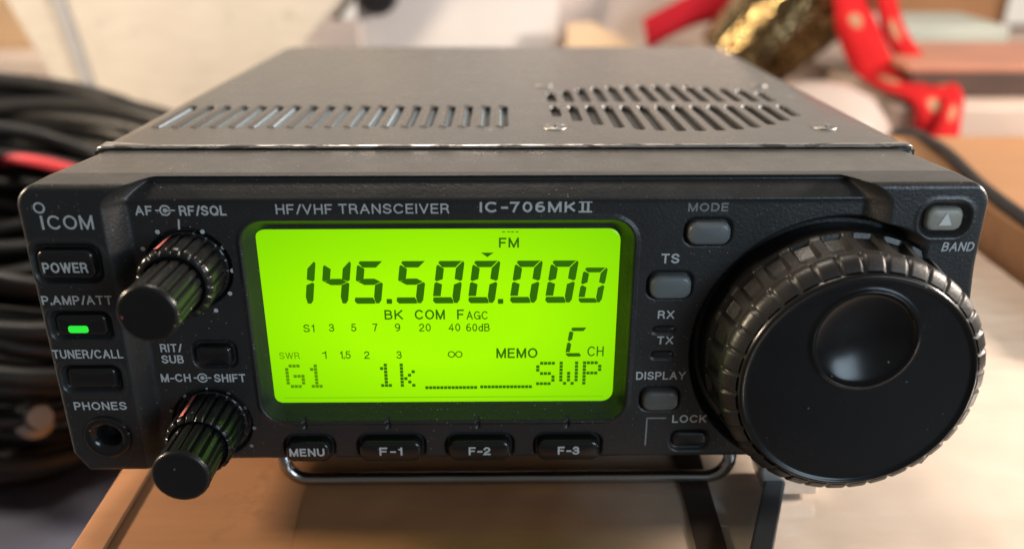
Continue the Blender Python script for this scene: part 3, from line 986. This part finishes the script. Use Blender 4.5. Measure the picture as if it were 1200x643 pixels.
# bright front edge of the lid where the paint has worn off
g = Geo()
npt = 160
prof_e = [(24.55, 29.3), (24.1, 29.45), (23.85, 29.75), (24.0, 30.1), (24.5, 30.26), (24.95, 30.24)]
vs, fs = [], []
for i in range(npt + 1):
    x = -81.2 + 162.4 * i / npt
    back = 1.2 * max(0, (abs(x) - 79.6) / 1.6) ** 2
    wide = 2.6 * max(0, min(1, (-x - 70) / 9)) if x < 0 else 1.0 * max(0, min(1, (x - 74) / 6))
    for q, (y, z) in enumerate(prof_e):
        vs.append((x, y + back + (wide if q >= 4 else 0), z - 0.5 * max(0, (abs(x) - 80.4) / 0.8) ** 2))
P_ = len(prof_e)
for i in range(npt):
    for q in range(P_ - 1):
        fs.append((i * P_ + q, i * P_ + q + 1, (i + 1) * P_ + q + 1, (i + 1) * P_ + q)[::-1])
g.add(vs, fs, 'edge')
g.build('edge_trim', lid, angle=60)
for (x, y) in SCREWS:
    g = Geo()
    vs, fs = [], []
    n = 28
    rings = [(2.8, 0.0), (2.7, 0.25), (2.2, 0.5), (1.4, 0.62), (0.01, 0.66)]
    for (r, h) in rings:
        for k in range(n):
            t = 2 * PI * k / n
            hh = h
            if r < 1.6 and (k % 7 == 0): hh = h - 0.4
            vs.append((x + r * math.cos(t), y + r * math.sin(t), LZ - 0.05 + hh))
    for i in range(len(rings) - 1):
        for k in range(n):
            j = (k + 1) % n
            fs.append((i * n + k, i * n + j, (i + 1) * n + j, (i + 1) * n + k))
    g.add(vs, fs, 'screw')
    g.build('screw', lid, angle=30)

# ---------- body under the lid
g = Geo()
boxg(g, -80.9, 80.9, 23.7, 185.5, -28.0, 28.9, 'chassis')
g.build('chassis', radio, smooth=False, bevel=0.8)
for (x, y) in ((-62, 168), (62, 168)):
    g = Geo()
    vs, fs = [], []
    n = 24
    for (r, z) in ((6.0, -28), (6.0, -31.5), (5.2, -34.2)):
        for k in range(n):
            vs.append((x + r * math.cos(2 * PI * k / n), y + r * math.sin(2 * PI * k / n), z))
    for i in range(2):
        for k in range(n):
            j = (k + 1) % n
            fs.append((i * n + j, i * n + k, (i + 1) * n + k, (i + 1) * n + j))
    fs.append(tuple(2 * n + k for k in range(n))[::-1])
    g.add(vs, fs, 'button')
    g.build('rubber_foot', radio)
# ---------- chrome wire stand under the front
g = Geo()
cr = 5.0
path = [(-47.5, 40, -28.5), (-47.5, 14, -34.5)]
for i in range(9):
    t = PI + PI / 2 * i / 8
    path.append((-47.5 + cr + cr * math.cos(t), 12.0, -39.6 + cr + cr * math.sin(t)))
for i in range(9):
    t = 1.5 * PI + PI / 2 * i / 8
    path.append((47.5 - cr + cr * math.cos(t), 12.0, -39.6 + cr + cr * math.sin(t)))
path += [(47.5, 14, -34.5), (47.5, 40, -28.5)]
tube(g, path, 1.4, 'chrome', n=14)
g.build('wire_stand', radio)

# ================================================================== WHAT IT STANDS ON
def carton(name, x0, x1, y0, y1, z0, z1, mat, label, cat='box', rot=0.0, bevel=1.0, group=None):
    g = Geo()
    cx, cy = (x0 + x1) / 2, (y0 + y1) / 2
    boxg(g, x0 - cx, x1 - cx, y0 - cy, y1 - cy, 0, z1 - z0, mat)
    o = g.build(name, None, smooth=False, bevel=bevel)
    o.location = (cx * S, cy * S, z0 * S)
    o.rotation_euler.z = rot
    return tag(o, label, cat, group)
ZTAB = -120
box1 = empty('cardboard_box', (40, 40, ZTAB))
tag(box1, 'brown cardboard box under the radio, half its top under clear packing tape', 'box')
g = Geo(); boxg(g, -86 - 40, 169 - 40, -24 - 40, 225 - 40, 0, -ZTAB - 0.0, 'card')
o = g.build('carton', box1, smooth=False, bevel=1.2)
g = Geo(); boxg(g, -85.6 - 40, -79.0 - 40, -23.6 - 40, 224 - 40, -ZTAB + 0.05, -ZTAB + 1.0, 'card')
g.build('folded_edge', box1, smooth=False, bevel=0.4)
# the packing tape, a wrinkled sheet a hair above the board
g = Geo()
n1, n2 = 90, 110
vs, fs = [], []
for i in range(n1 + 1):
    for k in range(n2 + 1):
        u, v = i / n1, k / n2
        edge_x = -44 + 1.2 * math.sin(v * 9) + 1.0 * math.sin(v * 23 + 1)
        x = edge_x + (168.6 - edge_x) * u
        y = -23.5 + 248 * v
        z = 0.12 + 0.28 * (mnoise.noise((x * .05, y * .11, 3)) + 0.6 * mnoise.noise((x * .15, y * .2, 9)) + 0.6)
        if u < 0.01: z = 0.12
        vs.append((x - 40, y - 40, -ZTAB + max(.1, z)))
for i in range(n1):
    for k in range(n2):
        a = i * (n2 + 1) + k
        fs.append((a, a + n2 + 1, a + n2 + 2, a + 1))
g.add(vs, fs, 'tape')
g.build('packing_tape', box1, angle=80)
# a thin flat strip of dark brown that runs in under the radio
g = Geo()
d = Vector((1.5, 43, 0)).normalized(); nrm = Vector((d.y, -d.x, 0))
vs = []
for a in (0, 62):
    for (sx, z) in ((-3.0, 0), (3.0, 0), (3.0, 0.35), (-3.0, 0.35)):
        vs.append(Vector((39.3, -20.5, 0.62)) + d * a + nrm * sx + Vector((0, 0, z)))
g.add(vs, [(3, 2, 1, 0), (4, 5, 6, 7), (4, 0, 1, 5), (5, 1, 2, 6), (6, 2, 3, 7), (7, 3, 0, 4)][::1], 'dark_strip')
tag(g.build('flat_strip', None, smooth=False, bevel=0.1), 'flat dark brown strap running under the wire stand and the radio', 'strip')

# dark bar with a bright end bracket lying on the tape
bar_root = empty('metal_bar', (58, 12, 1))
tag(bar_root, 'dark square metal bar with a shiny end bracket lying under the large dial', 'bar')
g = Geo()
d = Vector((-8.0, -18.8, 0)).normalized(); nrm = Vector((-d.y, d.x, 0))
a = d * 4.0; b = d * 46
vs = []
for p in (a, b):
    for (s, z) in ((-2.1, 0.2), (2.1, 0.2), (2.1, 4.2), (-2.1, 4.2)):
        vs.append(p + nrm * s + Vector((0, 0, z)))
g.add(vs, [(0, 1, 2, 3), (7, 6, 5, 4), (0, 4, 5, 1), (1, 5, 6, 2), (2, 6, 7, 3), (3, 7, 4, 0)], 'rod')
g.build('bar', bar_root, smooth=False, bevel=0.5)
g = Geo()
sec = [(-3.6, 0.2), (7.6, 0.2), (7.6, 4.6), (4.8, 8.6), (-5.0, 9.6), (-5.4, 6.0)]
vs = []
for yv in (-4.5, 4.5):
    for (s, z) in sec:
        vs.append(Vector((s, yv, z)))
n = len(sec)
g.add(vs, [tuple(range(n)), tuple(range(2 * n - 1, n - 1, -1))] + [(i, i + n, (i + 1) % n + n, (i + 1) % n) for i in range(n)], 'satin')
g.build('end_bracket', bar_root, smooth=False, bevel=0.7)

# second carton at the right, a little higher
carton('cardboard_box', 172, 420, 60, 238, ZTAB, 15, 'card2', 'orange brown cardboard box at the right, beside the taped box', rot=0.0)
g = Geo()
tube(g, smooth_path([(172.5, 62, 16.5), (174, 110, 17), (178, 160, 16.8), (186, 215, 17.5), (190, 262, 9), (190, 300, -30)]), 2.4, 'cable')
tag(g.build('black_cable'), 'thin black cable along the near edge of the orange brown box', 'cable')

# ================================================================== BACKGROUND
crate = empty('storage_crate', (-190, 450, ZTAB))
tag(crate, 'large pale beige crate with flared sides behind the coiled black cable', 'crate')
g = Geo()
pr = [(-70, 0), (30, 0), (30, 82), (56, 140), (140, 230), (-152, 230), (-112, 112)]
vs = [(x, y + 0.10 * x, z) for y in (0, 150) for x, z in pr]
n = len(pr)
g.add(vs, [tuple(range(n)), tuple(range(2 * n - 1, n - 1, -1))] + [(i, i + n, (i + 1) % n + n, (i + 1) % n) for i in range(n)], 'beige')
g.build('crate_body', crate, smooth=False, bevel=3)
g = Geo()
vs = [(x, y + 0.10 * x, z) for y in (-2.5, 2) for x, z in ((-92, 100), (-86, 100), (-101, 215), (-108, 215))]
g.add(vs, [(0, 1, 2, 3), (7, 6, 5, 4), (0, 4, 5, 1), (1, 5, 6, 2), (2, 6, 7, 3), (3, 7, 4, 0)], 'grey_strip')
g.build('corner_strip', crate, smooth=False)
carton('white_carton', -108, 40, 505, 640, ZTAB, 140, 'white', 'white carton with a round black button behind the radio', rot=0.02, bevel=2)
g = Geo()
lathe(g, 0, 0, [(15, 0), (15, -9), (13, -12), (0.1, -12.5)], 'black', n=40)
kb = g.build('round_button', bpy.data.objects['white_carton'])
kb.location = (-0.057, -0.0685, 0.168)
carton('pale_box', 222, 460, 330, 640, ZTAB, 6, 'pink_card', 'low pinkish white box at the right with a red ribbon hanging over it', bevel=2)
carton('wooden_plank', 236, 480, 352, 430, 6, 21, 'wood', 'dark brown wooden plank lying on the low pale box', 'plank', bevel=1.5)
carton('wooden_board', 232, 484, 350, 432, 21, 25, 'redwood', 'thin reddish board lying on top of the dark wooden plank', 'board', bevel=1)
carton('grey_carton', 258, 346, 450, 520, 6, 32, 'greygreen', 'small grey green carton behind the dark wooden plank', bevel=2)

g = Geo()
def sheet(pts, mat, name, label, cat, thick=1.2):
    """a stiff sheet of paper leaning back, given by its corners"""
    g = Geo()
    P = [Vector(p) for p in pts]
    nrm = (P[1] - P[0]).cross(P[2] - P[0]).normalized() * thick
    n = len(P)
    g.add(P + [p + nrm for p in P], [tuple(range(n)), tuple(range(2 * n - 1, n - 1, -1))] + [(i, i + n, (i + 1) % n + n, (i + 1) % n) for i in range(n)], mat)
    return tag(g.build(name, None, smooth=False), label, cat)
g = Geo()

# cable coils at the left
def coil(cx, cy, cz, R, r, turns, tilt, mat, name, label, seed, squash=0.8, lift=3.0, start=0.0):
    rnd = random.Random(seed)
    g = Geo()
    rot = Euler(tilt, 'XYZ').to_matrix()
    pts = []
    ph = [rnd.uniform(0, 6.28) for _ in range(4)]
    N = int(turns * 48)
    for i in range(N + 1):
        t = 2 * PI * i / 48 + start
        k = i / 48
        wob = 1 + 0.16 * math.sin(k * 1.7 + ph[0]) + 0.05 * math.sin(2 * t + ph[1] + k)
        rr = R * wob * (1 - 0.05 * (k % 3))
        p = Vector((rr * math.cos(t), rr * squash * math.sin(t), lift * k + 5 * math.sin(t + ph[2] + k * 2.1)))
        p = rot @ p
        pts.append((cx + p.x, cy + p.y, cz + p.z))
    tube(g, pts, r, mat, n=12)
    return tag(g.build(name, None), label, 'cable')
coil(-232, 240, -68, 92, 4.2, 26, (0.24, 0.05, 0.2), 'cable', 'cable_coil', 'coil of thick black cable piled in front of the beige carton', 3, lift=3.1)
coil(-196, 150, -50, 58, 3.4, 20, (0.15, 0.35, 0.5), 'cable', 'cable_coil', 'loose coil of black cable at the left edge of the cardboard box', 11, lift=3.3, squash=1.25)
g = Geo()
tube(g, smooth_path([(-214, 204, 14), (-198, 200, 16.5), (-184, 197, 15.5), (-170, 194, 12.5), (-150, 190, 8), (-128, 186, -8)]), 2.4, 'red_cable')
tag(g.build('red_cable'), 'short red cable lying across the black cable coil', 'cable')

# hammered gold cup lying on the white box
def lathe_axis(g, base, axis, prof, mat, n=56):
    ax = Vector(axis).normalized()
    u = ax.orthogonal().normalized(); w = ax.cross(u)
    vs, fs = [], []
    for (r, h) in prof:
        for k in range(n):
            t = 2 * PI * k / n
            vs.append(Vector(base) + ax * h + u * (r * math.cos(t)) + w * (r * math.sin(t)))
    for i in range(len(prof) - 1):
        for k in range(n):
            j = (k + 1) % n
            fs.append((i * n + k, i * n + j, (i + 1) * n + j, (i + 1) * n + k))
    g.add(vs, fs, mat)
g = Geo()
lathe_axis(g, (158, 452, 4), (0.66, -0.02, 0.72), [(0.1, 0), (27, 0), (30, 2), (33, 26), (36, 50), (39, 78), (37.6, 78), (33, 50), (29, 20), (0.1, 6)], 'gold')
tag(g.build('gold_cup'), 'hammered gold cup tipped over beside the spotted red ribbon', 'cup')

# white bowl upside down in front of the cup
g = Geo()
lathe_axis(g, (172, 316, -26), (0.0, 0.0, 1), [(42, 0), (41, 14), (36, 30), (27, 41), (14, 47), (0.1, 48)], 'ceramic')
tag(g.build('white_bowl'), 'rounded white bowl upside down between the radio and the ribbon', 'bowl')
carton('wooden_block', 105, 220, 270, 490, ZTAB, -26, 'wood', 'wooden block under the upturned white bowl', 'block')

carton('brown_carton', 334, 452, 640, 760, ZTAB, 75, 'card2', 'brown cardboard carton at the far right behind the grey green one', bevel=2)
carton('wooden_rail', 318, 520, 600, 622, ZTAB, 8, 'wood', 'dark wooden rail standing in front of the far brown carton', 'rail', bevel=2)
carton('cream_carton', 458, 540, 585, 598, ZTAB, 62, 'paper', 'narrow cream card at the top right beside the dark wooden rail', 'card', bevel=2)
carton('tan_carton', -620, -330, 640, 800, ZTAB, 190, 'tanpaper', 'tan carton at the far left behind the pale beige crate', bevel=2)
carton('pink_carton', -560, -318, 585, 632, ZTAB, -14, 'paper', 'low pinkish white carton in front of the tan one at the far left', bevel=2)
carton('crumpled_paper', -150, -102, 488, 500, ZTAB, 30, 'paper', 'cream paper between the beige crate and the white carton', 'paper', bevel=2)
# ribbons
def ribbon(name, ctrl, width, mat, label, side=(1, 0, 0.1), per=14):
    g = Geo()
    P = smooth_path(ctrl, per)
    vs, fs, uv = [], [], []
    s0 = Vector(side).normalized()
    for i, p in enumerate(P):
        tw = 0.35 * math.sin(i * 0.11)
        sd = (s0 + Vector((0, tw, 0))).normalized() * (width / 2)
        for q in (-1, -0.33, 0.33, 1):
            bow = Vector((0, -1.5 * (1 - q * q), 0))
            vs.append(p + sd * q + bow)
    for i in range(len(P) - 1):
        for q in range(3):
            fs.append((i * 4 + q, i * 4 + q + 1, i * 4 + 5 + q, i * 4 + 4 + q))
    g.add(vs, fs, mat)
    o = g.build(name, None, angle=80)
    me = o.data
    ul = me.uv_layers.new(name='UVMap')
    for lp in me.loops:
        vi = lp.vertex_index
        ul.data[lp.index].uv = ((vi // 4) * 0.040, (vi % 4) / 3 / 5.0 + 0.1)
    sol = o.modifiers.new('thickness', 'SOLIDIFY'); sol.thickness = 0.0006
    return tag(o, label, 'ribbon')
ribbon('ribbon', [(206, 400, 84), (211, 395, 55), (214, 388, 42), (223, 372, 19), (231, 352, 13), (238, 332, 11), (240, 321, 1), (238, 317, -9), (235, 314, -18)], 25, 'ribbon',
       'wide red ribbon with cream spots hanging beside the gold cup')
ribbon('ribbon', [(228, 400, 80), (233, 396, 56), (242, 392, 34), (254, 372, 16), (254, 345, 13), (249, 325, 9), (242, 314, -3), (232, 308, -14), (226, 304, -24)], 15, 'ribbon',
       'narrower red ribbon with cream spots, curling down right of the wide one')
ribbon('red_ribbon', [(104, 492, 20), (120, 488, 30), (140, 484, 40), (166, 480, 46), (190, 478, 60)], 22, 'red_ribbon',
       'plain red ribbon behind the radio, left of the gold cup', side=(-0.2, 0.3, 1))

# papers behind the radio
sheet([(44, 470, ZTAB), (112, 470, ZTAB), (108, 482, 8), (64, 484, 30), (46, 482, 30)], 'tanpaper', 'tan_card', 'tan card with a slanted edge standing behind the radio', 'card')
sheet([(30, 520, ZTAB), (200, 520, ZTAB), (200, 545, 130), (30, 545, 130)], 'paper', 'paper_sheet', 'pinkish white sheet standing behind the tan card', 'paper')
# items at the lower left
carton('navy_book', -250, -108, 10, 118, ZTAB, -62, 'navy', 'dark blue book lying on the table at the lower left', 'book', rot=0.3)
g = Geo()
lathe_axis(g, (-100, 52, ZTAB + 0.5), (0, 0, 1), [(0.1, 0), (9, 0), (10, 3), (10, 56), (7, 61), (7, 72), (0.1, 72)], 'yellow')
tag(g.build('yellow_bottle'), 'small yellow bottle beside the cardboard box at the lower left', 'bottle')
g = Geo()
lathe_axis(g, (-156, 96, -40), (0.5, -0.5, 0.4), [(0.1, 0), (5, 0), (6, 2), (6, 14), (3.5, 15), (3.5, 24), (0.1, 24)], 'screw')
tag(g.build('cable_plug'), 'silver cable plug among the black cable at the left', 'plug')

# ================================================================== SETTING
g = Geo(); boxg(g, -1500, 1500, -600, 1500, ZTAB - 40, ZTAB, 'table')
tag(g.build('table_top', None, smooth=False), kind='structure')
# repeats share a group
for o in bpy.data.objects:
    if o.parent is None:
        base = o.name.split('.')[0]
        if base == 'cable_coil': o['group'] = 'coils of black cable'
        elif base == 'ribbon': o['group'] = 'spotted red ribbons'
        elif base == 'cardboard_box': o['group'] = 'brown cardboard boxes'
